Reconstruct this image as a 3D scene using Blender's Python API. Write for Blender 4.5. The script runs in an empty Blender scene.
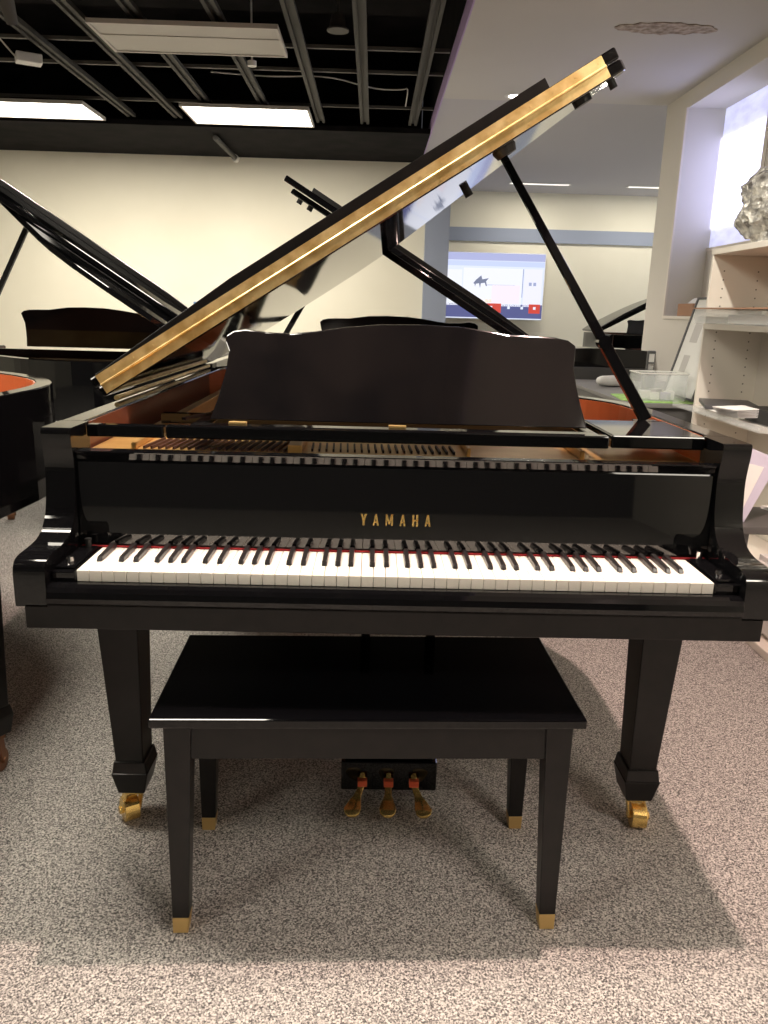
import bpy, bmesh, math, random
from mathutils import Vector, Matrix
random.seed(7)
SC = bpy.context.scene
COL = SC.collection
PI = math.pi

# ------------------------------------------------------------------ materials
def mat(name, col, rough=.5, metal=0., spec=.5, emit=None, es=0., trans=0., coat=0., alpha=1.):
    m = bpy.data.materials.new(name); m.use_nodes = True
    b = m.node_tree.nodes['Principled BSDF']
    b.inputs['Base Color'].default_value = (*col, 1)
    b.inputs['Roughness'].default_value = rough
    b.inputs['Metallic'].default_value = metal
    b.inputs['Specular IOR Level'].default_value = spec
    b.inputs['Transmission Weight'].default_value = trans
    b.inputs['Coat Weight'].default_value = coat
    b.inputs['Alpha'].default_value = alpha
    if emit:
        b.inputs['Emission Color'].default_value = (*emit, 1)
        b.inputs['Emission Strength'].default_value = es
    return m

def noisy(m, scale, c0, c1, lo=.35, hi=.65, detail=3, bump=0., kind='noise', dist=.01, stretch=(1, 1, 1), inp='Base Color'):
    nt = m.node_tree; N = nt.nodes; L = nt.links
    b = N['Principled BSDF']
    tc = N.new('ShaderNodeTexCoord'); mp = N.new('ShaderNodeMapping'); mp.inputs['Scale'].default_value = stretch
    L.new(tc.outputs['Object'], mp.inputs['Vector'])
    if kind == 'noise':
        t = N.new('ShaderNodeTexNoise'); t.inputs['Scale'].default_value = scale; t.inputs['Detail'].default_value = detail
        out = t.outputs['Fac']
    else:
        t = N.new('ShaderNodeTexVoronoi'); t.inputs['Scale'].default_value = scale
        sp = N.new('ShaderNodeSeparateColor'); L.new(t.outputs['Color'], sp.inputs[0]); out = sp.outputs[0]
    L.new(mp.outputs['Vector'], t.inputs['Vector'])
    r = N.new('ShaderNodeValToRGB'); L.new(out, r.inputs['Fac'])
    r.color_ramp.elements[0].position = lo; r.color_ramp.elements[1].position = hi
    r.color_ramp.elements[0].color = (*c0, 1); r.color_ramp.elements[1].color = (*c1, 1)
    L.new(r.outputs['Color'], b.inputs[inp])
    if bump:
        bp = N.new('ShaderNodeBump'); bp.inputs['Strength'].default_value = bump; bp.inputs['Distance'].default_value = dist
        L.new(out, bp.inputs['Height']); L.new(bp.outputs['Normal'], b.inputs['Normal'])
    return m

M = {}
M['black'] = mat('polished_ebony', (.0035, .0035, .004), .04, spec=.5)
M['satin'] = noisy(mat('worn_ebony', (.007, .006, .006), .07), 6, (.005, .0045, .005), (.009, .0075, .0075))
M['fall'] = mat('polished_fallboard', (.0035, .0035, .004), .03, spec=1.)
M['bench'] = mat('bench_ebony', (.002, .002, .0025), .05, spec=.4)
M['side'] = noisy(mat('matte_ebony', (.012, .011, .011), .28, spec=.3), 30, (.006, .0055, .0055), (.010, .0085, .008), .3, .7)
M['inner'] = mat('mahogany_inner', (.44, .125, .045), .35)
M['brownin'] = mat('brown_inner', (.10, .035, .02), .3)  # on the front piano, the shaded copy of the mahogany
M['gold'] = noisy(mat('gold_plate', (.6, .36, .12), .35, metal=.75), 9, (.55, .30, .09), (.72, .46, .17))
M['brass'] = noisy(mat('brass', (.8, .55, .2), .34, metal=.7), 22, (.72, .47, .17), (1.0, .76, .36), .35, .65, bump=.15, dist=.002, stretch=(1, 1, 1))
M['shinybrass'] = mat('polished_brass', (.95, .66, .22), .2, metal=.75)
M['oldbrass'] = mat('dull_brass', (.22, .10, .05), .4, metal=.6)
M['brasscap'] = mat('satin_brass', (.72, .50, .20), .4, metal=.7)
M['ivory'] = mat('ivory_white', (.86, .82, .74), .25)
M['keyblack'] = mat('key_black', (.018, .016, .016), .28)
M['felt'] = mat('red_felt', (.42, .025, .03), .9)
M['tag'] = mat('orange_felt', (.70, .12, .05), .8)
M['slot'] = mat('dark_slot', (.035, .010, .008), .5)
M['rubber'] = mat('rubber', (.01, .01, .01), .5)
M['chrome'] = mat('chrome', (.7, .7, .7), .15, metal=1.)

# carpet: salt-and-pepper loop pile
cp = mat('carpet', (.3, .29, .27), .95, spec=.1)
nt = cp.node_tree; N = nt.nodes; L = nt.links; b = N['Principled BSDF']
tc = N.new('ShaderNodeTexCoord')
n1 = N.new('ShaderNodeTexNoise'); n1.inputs['Scale'].default_value = 230; n1.inputs['Detail'].default_value = 2.5; n1.inputs['Roughness'].default_value = .7
v1 = N.new('ShaderNodeTexVoronoi'); v1.inputs['Scale'].default_value = 330
sp = N.new('ShaderNodeSeparateColor')
mx = N.new('ShaderNodeMath'); mx.operation = 'MULTIPLY_ADD'; mx.inputs[1].default_value = .36
L.new(tc.outputs['Object'], n1.inputs['Vector']); L.new(tc.outputs['Object'], v1.inputs['Vector'])
L.new(v1.outputs['Color'], sp.inputs[0]); L.new(sp.outputs[0], mx.inputs[0]); L.new(n1.outputs['Fac'], mx.inputs[2])
r = N.new('ShaderNodeValToRGB'); L.new(mx.outputs[0], r.inputs['Fac'])
e = r.color_ramp.elements
e[0].position = .48; e[0].color = (.075, .071, .070, 1); e[1].position = .88; e[1].color = (.68, .645, .60, 1)
e2 = e.new(.64); e2.color = (.27, .255, .24, 1)
L.new(r.outputs['Color'], b.inputs['Base Color'])
bp = N.new('ShaderNodeBump'); bp.inputs['Strength'].default_value = .5; bp.inputs['Distance'].default_value = .004
L.new(mx.outputs[0], bp.inputs['Height']); L.new(bp.outputs['Normal'], b.inputs['Normal'])
M['carpet'] = cp

M['cream'] = noisy(mat('cream_wall', (.80, .76, .64), .75, spec=.2), 1.2, (.78, .745, .625), (.82, .785, .665))
M['whitewall'] = mat('offwhite_wall', (.72, .69, .63), .75, spec=.2)
M['ceil'] = noisy(mat('white_ceiling', (.62, .60, .58), .85, spec=.1), .8, (.60, .58, .56), (.64, .62, .60))
M['ceil2'] = mat('far_ceiling', (.55, .54, .57), .85, spec=.1)  # weaker daylight of the far part put into its grey-lilac colour
M['lilac'] = mat('lilac_edge', (.46, .34, .62), .7)
M['blue'] = mat('blue_grey_paint', (.30, .34, .44), .7)
M['dark'] = noisy(mat('black_plenum', (.012, .011, .012), .9, spec=.1), 4, (.006, .006, .006), (.014, .012, .013))
M['steel'] = mat('dusty_joist', (.05, .047, .042), .7)
M['steel2'] = mat('dusty_conduit', (.11, .105, .095), .6)
M['troffer'] = mat('unlit_diffuser', (.50, .47, .43), .5)
M['trofframe'] = mat('troffer_frame', (.55, .52, .48), .5)
M['lit'] = mat('lit_diffuser', (1, 1, 1), .5, emit=(1, .93, .80), es=9)
M['shelf'] = mat('white_melamine', (.80, .75, .67), .45)
M['hole'] = mat('peg_hole', (.10, .08, .06), .8)
M['white'] = mat('white_plastic', (.78, .77, .74), .5)
M['paper'] = mat('paper', (.80, .79, .77), .8)
M['card'] = mat('brown_card', (.36, .20, .12), .7)
M['grey'] = mat('grey_laminate', (.20, .195, .19), .5)
M['greyside'] = mat('grey_cabinet', (.10, .098, .095), .5)
M['green'] = noisy(mat('green_mat', (.40, .68, .20), .8), 25, (.32, .60, .14), (.50, .76, .28))
M['clear'] = mat('clear_plastic', (.88, .92, .92), .12, alpha=.2)
M['foil'] = noisy(mat('silver_foil', (.42, .40, .37), .35, metal=.55), 14, (.16, .15, .14), (.72, .70, .65), .35, .62, bump=.9, dist=.03)
M['lilacpaper'] = mat('lilac_paper', (.58, .55, .68), .8)
M['darkframe'] = mat('dark_frame', (.07, .07, .075), .4)
M['print'] = mat('grey_print', (.55, .53, .52), .7)
M['cable'] = mat('white_cable', (.6, .58, .54), .6)

# ------------------------------------------------------------------ mesh helpers
class MB:
    def __init__(s): s.v = []; s.f = []; s.mi = []
    def add(s, vs, fs, mi=0):
        o = len(s.v); s.v += [tuple(v) for v in vs]; s.f += [[i + o for i in f] for f in fs]; s.mi += [mi] * len(fs); return s
    def box(s, x0, x1, y0, y1, z0, z1, mi=0):
        vs = [(x, y, z) for z in (z0, z1) for y in (y0, y1) for x in (x0, x1)]
        return s.add(vs, [(0, 2, 3, 1), (4, 5, 7, 6), (0, 1, 5, 4), (2, 6, 7, 3), (0, 4, 6, 2), (1, 3, 7, 5)], mi)
    def frus(s, a, z0, b_, z1, mi=0):      # a,b_=(x0,x1,y0,y1)
        vs = [(x, y, z0) for y in a[2:] for x in a[:2]] + [(x, y, z1) for y in b_[2:] for x in b_[:2]]
        return s.add(vs, [(0, 2, 3, 1), (4, 5, 7, 6), (0, 1, 5, 4), (2, 6, 7, 3), (0, 4, 6, 2), (1, 3, 7, 5)], mi)
    def prism(s, poly, fn0, fn1, mi=0):    # poly list of 2d; fn maps (u,v)->3d
        n = len(poly); vs = [fn0(*p) for p in poly] + [fn1(*p) for p in poly]
        fs = [list(range(n))[::-1], list(range(n, 2 * n))] + [(i, (i + 1) % n, n + (i + 1) % n, n + i) for i in range(n)]
        return s.add(vs, fs, mi)
    def beam(s, a, c, w, h, mi=0, up=(0, 1, 0), w2=None, h2=None):
        a = Vector(a); c = Vector(c); d = (c - a).normalized(); x = d.cross(Vector(up)).normalized(); y = x.cross(d)
        vs = []
        for p, ww, hh in ((a, w, h), (c, w2 or w, h2 or h)):
            for i, j in ((-1, -1), (1, -1), (1, 1), (-1, 1)): vs.append(p + x * ww / 2 * i + y * hh / 2 * j)
        return s.add(vs, [(0, 1, 2, 3)[::-1], (4, 5, 6, 7)] + [(i, (i + 1) % 4, 4 + (i + 1) % 4, 4 + i) for i in range(4)], mi)
    def cyl(s, a, c, r, r2=None, n=20, mi=0):
        a = Vector(a); c = Vector(c); d = (c - a).normalized(); u = d.orthogonal().normalized(); w = d.cross(u)
        r2 = r if r2 is None else r2; vs = []
        for p, q in ((a, r), (c, r2)):
            for i in range(n): t = 2 * PI * i / n; vs.append(p + u * q * math.cos(t) + w * q * math.sin(t))
        return s.add(vs, [list(range(n))[::-1], list(range(n, 2 * n))] + [(i, (i + 1) % n, n + (i + 1) % n, n + i) for i in range(n)], mi)
    def build(s, name, mt, parent=None, bev=0, smooth=False, seg=2):
        me = bpy.data.meshes.new(name); me.from_pydata(s.v, [], s.f)
        bm = bmesh.new(); bm.from_mesh(me); bmesh.ops.recalc_face_normals(bm, faces=bm.faces); bm.to_mesh(me); bm.free()
        for m in (mt if isinstance(mt, (list, tuple)) else [mt]): me.materials.append(m)
        for p, i in zip(me.polygons, s.mi): p.material_index = i; p.use_smooth = smooth
        o = bpy.data.objects.new(name, me); COL.objects.link(o)
        if parent: o.parent = parent
        if bev:
            md = o.modifiers.new('bevel', 'BEVEL'); md.width = bev; md.segments = seg; md.limit_method = 'ANGLE'; md.angle_limit = .6
            md.harden_normals = False
        if smooth or bev:
            try: me.shade_auto_smooth
            except Exception: pass
        return o

def tag(o, label=None, cat=None, group=None, kind=None):
    if label: o['label'] = label
    if cat: o['category'] = cat
    if group: o['group'] = group
    if kind: o['kind'] = kind
    return o
def empty(name, loc=(0, 0, 0), rz=0):
    o = bpy.data.objects.new(name, None); COL.objects.link(o); o.location = loc; o.rotation_euler = (0, 0, rz)
    o.empty_display_size = .1; return o
def struct(o): return tag(o, kind='structure')
def box(name, m, x0, x1, y0, y1, z0, z1, parent=None, bev=0):
    return MB().box(x0, x1, y0, y1, z0, z1).build(name, m, parent, bev)
def smoothpath(pts, it=2, closed=False):
    for _ in range(it):
        q = [pts[0]]
        for a, c in zip(pts, pts[1:]):
            q.append((a[0] * .75 + c[0] * .25, a[1] * .75 + c[1] * .25)); q.append((a[0] * .25 + c[0] * .75, a[1] * .25 + c[1] * .75))
        q.append(pts[-1]); pts = q
    return pts
def offset(path, d):       # shift an open polyline to its left by d
    out = []
    for i, p in enumerate(path):
        a = Vector(path[max(i - 1, 0)]); c = Vector(path[min(i + 1, len(path) - 1)])
        t = (c - a).normalized(); out.append((p[0] - t.y * d, p[1] + t.x * d))
    return out
def wall_strip(name, path, d, z0, z1, m, parent, d0=0, bev=0):
    A = offset(path, d0) if d0 else path; B = offset(path, d0 + d); n = len(A); mb = MB()
    vs = [(*p, z0) for p in A] + [(*p, z1) for p in A] + [(*p, z0) for p in B] + [(*p, z1) for p in B]
    fs = []
    for i in range(n - 1):
        fs += [(i, i + 1, n + i + 1, n + i), (2 * n + i + 1, 2 * n + i, 3 * n + i, 3 * n + i + 1),
               (n + i, n + i + 1, 3 * n + i + 1, 3 * n + i), (i + 1, i, 2 * n + i, 2 * n + i + 1)]
    fs += [(0, n, 3 * n, 2 * n), (n - 1, 3 * n - 1, 4 * n - 1, 2 * n - 1)]
    mb.add(vs, fs); return mb.build(name, m, parent, bev)

W = .719
# clockwise from the front left arm round the tail to the front right arm
RIM_LONG = [(-W, .25), (-W, .55), (-W, 1.0), (-W, 1.70), (-.70, 1.86), (-.62, 1.95), (-.45, 1.985), (-.25, 1.975), (-.06, 1.93), (.08, 1.84), (.17, 1.72),
            (.24, 1.58), (.31, 1.44), (.39, 1.31), (.48, 1.18), (.58, 1.06), (.66, .96), (.705, .86), (W, .74), (W, .5), (W, .25)]
def rim_scaled(length):
    k = (length - .55) / (1.985 - .55)
    return [(x, y if y <= .55 else .55 + (y - .55) * k) for x, y in RIM_LONG]

LID_A = math.radians(32.19)
def lid_frame(hx, hz, ang):
    cu, su = math.cos(ang), math.sin(ang)
    def f(n): return lambda s, y: (hx + s * cu - n * su, y, hz + s * su + n * cu)
    return f

def caster(parent, x, y, z, turn=0, r=.027):
    w = MB(); c, s_ = math.cos(turn), math.sin(turn)
    ax = Vector((c, s_, 0)); o = Vector((x, y, 0)) + Vector((-s_, c, 0)) * -.012
    w.cyl(o + Vector((0, 0, r)) - ax * .017, o + Vector((0, 0, r)) + ax * .017, r, n=24)
    w.cyl(o + Vector((0, 0, r)) - ax * .023, o + Vector((0, 0, r)) + ax * .023, r * .3, n=12)
    wheel = w.build('wheel', M['shinybrass'], parent, .003, smooth=False)
    fk = MB(); b0 = o + Vector((0, 0, r))
    for k in (-1, 1): fk.beam(b0 + ax * .0225 * k, Vector((x, y, z - .006)) + ax * .0225 * k, .024, .005, up=tuple(ax))
    fk.beam(Vector((x, y, z - .012)), Vector((x, y, z)), .055, .055, up=tuple(ax))
    fk.build('fork', M['shinybrass'], parent)

def build_legs(root, posn, ztop, inner=True):
    for (sx, cx, cy) in posn:
        lg = MB()
        if sx:
            i = .570 if False else None
            def q(o_, y0, y1, i=.570): return (min(sx * i, sx * o_), max(sx * i, sx * o_), y0, y1)
            def q2(a, c, y0, y1): return (min(sx * a, sx * c), max(sx * a, sx * c), y0, y1)
            lg.frus(q(.644, .225, .303, .579), .178, q(.668, .215, .322), ztop)
            lg.frus(q2(.570, .652, .217, .311), .150, q2(.574, .648, .221, .307), .180)
            lg.frus(q2(.580, .642, .224, .304), .094, q2(.568, .654, .215, .313), .152)
            cx, cy = sx * .611, .268
        else:
            def r_(h): return (cx - h, cx + h, cy - h, cy + h)
            lg.frus(r_(.035), .178, r_(.05), ztop); lg.frus(r_(.043), .15, r_(.039), .18); lg.frus(r_(.034), .098, r_(.043), .152)
        o = lg.build('leg', M['side'], root, .003)
        cs = MB(); tn = random.choice((.6, -.5, .4))
        if sx == -1: tn = .55
        if sx == 1: tn = -.12
        cast = caster_part(o, cx, cy, .094, tn)

def caster_part(parent, x, y, z, turn, r=.031):
    """brass caster as one part: wheel, axle and fork"""
    w = MB(); c, s_ = math.cos(turn), math.sin(turn)
    ax = Vector((c, s_, 0)); o = Vector((x + (.016 if x > 0 else -.022), y, r)) - Vector((-s_, c, 0)) * .008
    w.cyl(o - ax * .018, o + ax * .018, r, n=28)
    w.cyl(o - ax * .027, o + ax * .027, .010, n=12)
    for k in (-1, 1): w.beam(o + ax * .0225 * k, Vector((x + (.004 if x > 0 else -.006), y, z - .010)) + ax * .0195 * k, .026, .005, up=tuple(ax))
    w.beam(Vector((x, y, z - .016)), Vector((x, y, z)), .045, .050, up=(0, 1, 0))
    return w.build('caster', M['shinybrass'], parent, .002)

def lid_set(root, hx, hz, ang, outline, yf, top_s, detail=True):
    F = lid_frame(hx, hz, ang)
    lid = MB().prism(outline, F(0), F(.026)).build('lid', M['black'], root, .004)
    flap = MB().prism([(-.006, yf), (top_s + .004, yf), (top_s + .012, yf + .02), (top_s - .01, yf + .32), (-.006, yf + .32)], F(.028), F(.054)).build('lid_flap', M['black'], root, .004)
    me_ = top_s - (.155 if detail else .07)
    G = lambda y: (lambda s, n: F(n)(s, y))
    MB().prism([(.01, .0545), (me_, .0545), (me_, .078), (.42, .078), (.01, .0565)], G(yf + .010), G(yf + .04)).build('flap_moulding', M['side'], flap, .0015)
    if detail:
        h = MB()
        h.prism([(.012, yf - .0025), (top_s - .03, yf - .0025), (top_s - .03, yf), (.012, yf)], F(.003), F(.0258))
        h.prism([(.012, yf - .0025), (top_s - .03, yf - .0025), (top_s - .03, yf), (.012, yf)], F(.0285), F(.0525))
        a = F(.027)(.012, yf - .003); c = F(.027)(top_s - .03, yf - .003)
        h.cyl(a, c, .0032, n=10)
        sc = h
        for k in range(24):
            for n_ in (.010, .041):
                p = Vector(F(n_)(.04 + k * .0575 + (.02 if n_ > .03 else 0), yf - .0045)); sc.cyl(p, p + Vector((0, .003, 0)), .0022, n=6)
        h.build('piano_hinge', M['brass'], root)
    return lid, F

def music_desk(root, y0, y1, z0=.985, m=None):
    out = [(-.413, z0), (-.398, 1.03), (-.384, 1.09), (-.380, 1.13), (-.389, 1.150), (-.388, 1.163), (-.372, 1.174), (-.345, 1.178), (-.30, 1.173), (-.245, 1.171),
           (-.19, 1.177), (-.12, 1.188), (-.04, 1.196), (.06, 1.198), (.15, 1.195), (.21, 1.187), (.25, 1.181), (.31, 1.180), (.355, 1.178), (.385, 1.172), (.402, 1.160),
           (.400, 1.14), (.396, 1.11), (.402, 1.07), (.410, 1.03), (.422, z0)]
    k = (y1 - y0) / (1.198 - z0)
    f = lambda d: (lambda x, z: (x, y0 + (z - z0) * k + d, z))
    return MB().prism(out, f(0), f(.014)).build('music_desk', m or M['satin'], root, .003)

# ================================================================== the grand piano in front
P = empty('grand_piano')
tag(P, 'large black polished grand piano with brass hinged lid propped open above white keys', 'piano')
rimp = smoothpath(RIM_LONG, 1)
wall_strip('rim', rimp, -.050, .62, .983, M['black'], P, 0, .003)
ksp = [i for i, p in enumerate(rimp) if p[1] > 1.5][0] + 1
wall_strip('inner_rim', rimp[:ksp], -.004, .80, .979, M['brownin'], P, -.0505)  # same wood as the next strip; spine-side shade painted in as brown
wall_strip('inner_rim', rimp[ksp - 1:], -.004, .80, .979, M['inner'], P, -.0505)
inner = offset(rimp, -.055)
sb = MB().prism(inner, lambda x, y: (x, y, .860), lambda x, y: (x, y, .868)).build('soundboard', M['inner'], P)
# cast plate: a web with openings
pl = MB()
pl.box(-.657, .657, .225, .56, .910, .926)
pl.box(-.235, -.205, .232, .40, .926, .944).box(.150, .158, .24, .42, .926, .945).box(.395, .405, .24, .42, .926, .945).box(-.57, -.56, .24, .42, .926, .94)
for (x0, y0, x1, y1, w_) in ((-.60, .56, -.60, 1.85, .05), (-.30, .56, -.42, 1.9, .03), (-.02, .56, -.15, 1.85, .03), (.28, .56, .14, 1.66, .03), (.60, .56, .55, 1.02, .05)):
    pl.beam((x0, y0, .905), (x1, y1, .905), .03, w_, up=(0, 0, 1))
pl.build('cast_plate', M['gold'], P, .002)
tp = None
for k in range(20):
    x = -.545 + k * .0158
    MB().beam((x, .248, .928), (x + .014, .370, .928), .004, .0085, up=(0, 0, 1)).build('tuning_slot', M['slot'], P)
for k in range(21):
    x = -.185 + k * .0155
    MB().beam((x, .262, .928), (x - .003, .345, .928), .004, .0085, up=(0, 0, 1)).build('tuning_slot', M['slot'], P)
box('damper_rail', M['black'], -.60, .60, .60, .63, .93, .955, P)

arm_prof = [(.25, .983), (.150, .983), (.143, .980), (.1445, .955), (.148, .938), (.152, .905), (.1495, .875), (.1435, .836), (.133, .806), (.120, .789), (.103, .776), (.080, .768),
            (.05, .765), (.015, .764), (-.008, .762), (-.020, .757), (-.027, .748), (-.030, .735), (-.030, .671), (.25, .671)]
arm_prof = [arm_prof[0]] + smoothpath(arm_prof[1:-1], 2) + [arm_prof[-1]]
for sx in (-1, 1):
    a, c = (-W, -.660) if sx < 0 else (.660, W)
    MB().prism(arm_prof, lambda y, z: (a, y, z), lambda y, z: (c, y, z)).build('arm', M['black'], P)
box('keybed', M['side'], -.703, .703, -.030, .62, .627, .676, P, .002)
ks = [(-.036, .680), (-.038, .690), (-.036, .702), (-.030, .710), (-.020, .714), (-.008, .714), (-.008, .677), (-.033, .677)]
MB().prism(ks, lambda y, z: (-.659, y, z), lambda y, z: (.659, y, z)).build('keyslip', M['black'], P, .0015)
for sx in (-1, 1):
    x0, x1 = sorted((sx * .6145, sx * .659))
    kb = MB().box(x0, x1, -.004, .150, .677, .733).box(x0 + .004, x1 - .004, .008, .145, .733, .739).build('key_block', M['black'], P, .003)
    MB().cyl((sx * .640, .045, .739), (sx * .640, .045, .747), .009, .007, n=16).build('screw_cap', M['chrome'], kb)
    MB().cyl((sx * .636, .135, .739), (sx * .636, .135, .757), .006, .007, n=12).build('knob', M['chrome' if sx > 0 else 'rubber'], kb)
wp = 1.225 / 52
for k in range(52):
    x = -.6125 + k * wp
    MB().box(x + .0005, x + wp - .0005, 0, .147, .712, .7345).build('white_key', M['ivory'], P, .0012)
# 88 keys from A: white index of the key left of each black key
pat = {'A': 1, 'B': 0, 'C': 1, 'D': 1, 'E': 0, 'F': 1, 'G': 1}; seq = 'ABCDEFG'; off = {'A': .0022, 'C': -.0025, 'D': .0025, 'F': -.003, 'G': 0}
for k in range(51):
    n = seq[k % 7]
    if pat[n]:
        x = -.6125 + (k + 1) * wp + off[n]
        mb = MB().add([(x - .0055, .052, .7350), (x + .0055, .052, .7350), (x - .0055, .146, .7350), (x + .0055, .146, .7350),
                       (x - .0045, .058, .7445), (x + .0045, .058, .7445), (x - .0045, .146, .7465), (x + .0045, .146, .7465)],
                      [(0, 2, 3, 1), (4, 5, 7, 6), (0, 1, 5, 4), (2, 6, 7, 3), (0, 4, 6, 2), (1, 3, 7, 5)])
        mb.build('black_key', M['keyblack'], P, .0015)
box('key_felt', M['felt'], -.655, .655, .1475, .1525, .735, .7378, P)

FB0, FB1 = (.1535, .741), (.1632, .916)
fb = MB().prism([FB0, (.154, .75), (FB1[0], FB1[1] - .004), (FB1[0] + .004, FB1[1]), (FB1[0] + .02, FB1[1]), (.18, .741)],
                lambda y, z: (-.6585, y, z), lambda y, z: (.6585, y, z)).build('fallboard', M['fall'], P)
lip = MB().prism([(.157, .936), (.1555, .934), (.1565, .9315), (.1655, .9165), (.187, .9165), (.187, .936)], lambda y, z: (-.657, y, z), lambda y, z: (.657, y, z)).build('fallboard_lip', M['black'], P)
# raised brass lettering on the fallboard
def glyph(ch):
    t = .0042; w_, h_ = .0125, .0245
    if ch == 'Y': return [((0, h_), (t, h_), (w_ / 2, h_ * .5), (w_ / 2 - t / 2, h_ * .38)), ((w_, h_), (w_ - t, h_), (w_ / 2 - t / 2 + .001, h_ * .5), (w_ / 2 + t / 2, h_ * .38)), ((w_ / 2 - t / 2, 0), (w_ / 2 + t / 2, 0), (w_ / 2 + t / 2, h_ * .48), (w_ / 2 - t / 2, h_ * .48))]
    if ch == 'A': return [((0, 0), (t * .8, 0), (w_ / 2 + t * .35, h_), (w_ / 2 - t * .4, h_)), ((w_ - t, 0), (w_, 0), (w_ / 2 + t * .45, h_), (w_ / 2 - t * .3, h_)), ((.003, h_ * .24), (w_ - .003, h_ * .24), (w_ - .0035, h_ * .38), (.0035, h_ * .38))]
    if ch == 'M':
        w_ = .0155
        return [((0, 0), (.0028, 0), (.0028, h_), (0, h_)), ((w_ - .0038, 0), (w_, 0), (w_, h_), (w_ - .0038, h_)),
                ((0, h_), (.0040, h_), (w_ / 2 + .001, h_ * .2), (w_ / 2 - .0015, h_ * .1)), ((w_ - .0040, h_), (w_, h_), (w_ / 2 + .0015, h_ * .1), (w_ / 2 - .001, h_ * .2))]
    if ch == 'H': return [((0, 0), (t, 0), (t, h_), (0, h_)), ((w_ - t, 0), (w_, 0), (w_, h_), (w_ - t, h_)), ((0, h_ * .44), (w_, h_ * .44), (w_, h_ * .58), (0, h_ * .58))]
lt = MB(); sl = (FB1[0] - .154) / (FB1[1] - .75)
for ch, cx in zip('YAMAHA', (-.069, -.0435, -.0155, .0125, .0385, .0650)):
    for poly in glyph(ch):
        z0 = .7920; hw = .0078 if ch == 'M' else .00625
        f = lambda d: (lambda u, v: (cx - hw + u, .154 + (z0 + v - .75) * sl - d, z0 + v))
        lt.prism(list(poly), f(.0002), f(.0012))
lt.build('lettering', M['shinybrass'], fb)

# music desk frame
box('desk_rail', M['black'], -.490, .450, .222, .247, .954, .981, P, .003)
box('desk_rail', M['black'], -.656, -.495, .222, .247, .954, .980, P, .003)
sd = MB().box(.455, .655, .222, .465, .956, .984).build('desk_side_shelf', M['black'], P, .003)
MB().box(-.45, .44, .247, .30, .966, .978).box(-.45, -.42, .30, .52, .966, .978).box(.42, .44, .30, .52, .966, .978).build('desk_tray', M['black'], P, .002)
MB().beam((-.47, .30, .985), (-.40, .42, .99), .006, .012).build('desk_slide', M['satin'], P)
md = music_desk(P, .30, .40)
for x in (-.350, .000):
    MB().box(x - .019, x + .019, .284, .300, .9785, .983).build('desk_hinge', M['brasscap'], md)

# lid
lid_out = [(0, .52), (1.428, .52), (1.442, .545), (1.432, .60), (1.38, .70), (1.305, .84), (1.24, .98), (1.16, 1.15), (1.075, 1.34), (.99, 1.52), (.915, 1.68), (.83, 1.83), (.70, 1.94), (.52, 1.995), (.30, 2.0), (.10, 1.95), (0, 1.84)]
lid, F = lid_set(P, -.7163, 1.0027, LID_A, lid_out, .52, 1.425)
for s_, y_, br, bh_ in ((1.335, .575, .022, .012), (1.10, 1.12, .013, .022), (1.402, .55, .009, .020)):
    p = Vector(F(0)(s_, y_)); n = Vector((math.sin(LID_A), 0, -math.cos(LID_A)))
    MB().cyl(p, p + n * bh_, br, n=16).build('bumper', M['rubber'], lid)
hp = MB()
hp.cyl((-.712, .60, .992), (-.712, 1.75, .992), .0065, n=12)
hp.build('side_hinge', M['brass'], P)
lp0 = Vector((.612, .474, .985)); lp1 = Vector((.243, .60, 1.592))
pr = MB().beam(lp0, lp0.lerp(lp1, .30), .028, .020, w2=.026).beam(lp0.lerp(lp1, .30), lp1, .022, .016, w2=.017).build('lid_prop', M['black'], P, .002)
q_ = lp0.lerp(lp1, .30)
MB().cyl(q_ + Vector((0, -.014, 0)), q_ + Vector((0, .014, 0)), .016, n=18).build('prop_joint', M['black'], pr)
tipn = Vector((math.sin(LID_A), 0, -math.cos(LID_A)))
tp_ = Vector(F(0)(1.135, .60))
MB().cyl(tp_, tp_ + tipn * .016, .030, .024, n=20).build('prop_cup', M['rubber'], lid)
MB().box(.585, .64, .455, .495, .950, .984).build('prop_socket', M['black'], P)
build_legs(P, ((-1, 0, 0), (1, 0, 0), (0, -.28, 1.62)), .622)

# lyre with three pedals
ly = MB().box(-.114, .128, .325, .43, .045, .125).frus((-.106, .120, .335, .425), .125, (-.100, .114, .345, .415), .150)
ly.beam((-.060, .375, .15), (-.060, .375, .622), .024, .024); ly.beam((.100, .375, .15), (.100, .375, .622), .024, .024)
lyre = ly.build('pedal_lyre', M['black'], P, .003)
for x0, x1 in ((-.060, -.083), (.006, .004), (.070, .091)):
    pd = MB(); pts = [(x0, .330, .100, .005), (x0, .318, .088, .007), (x0 * .9 + x1 * .1, .305, .070, .008), ((x0 + x1) / 2, .288, .056, .010), (x0 * .2 + x1 * .8, .268, .050, .017), (x1, .248, .047, .022), (x1, .232, .045, .019), (x1, .224, .044, .009)]
    vs = []
    for x, y, z, w_ in pts: vs += [(x - w_, y, z), (x + w_, y, z), (x + w_ * .85, y + .002, z - .009), (x - w_ * .85, y + .002, z - .009)]
    fs = [(0, 1, 2, 3)]; n = len(pts)
    for i in range(n - 1):
        for j in range(4): fs.append((4 * i + j, 4 * i + (j + 1) % 4, 4 * i + 4 + (j + 1) % 4, 4 * i + 4 + j))
    fs.append(tuple(4 * (n - 1) + j for j in range(4))[::-1]); pd.add(vs, fs)
    pe = pd.build('pedal', M['shinybrass'], lyre, .002, smooth=True)
    MB().box(x0 - .012, x0 + .012, .302, .320, .068, .085).build('felt_collar', M['tag'], pe, .002)

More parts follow.
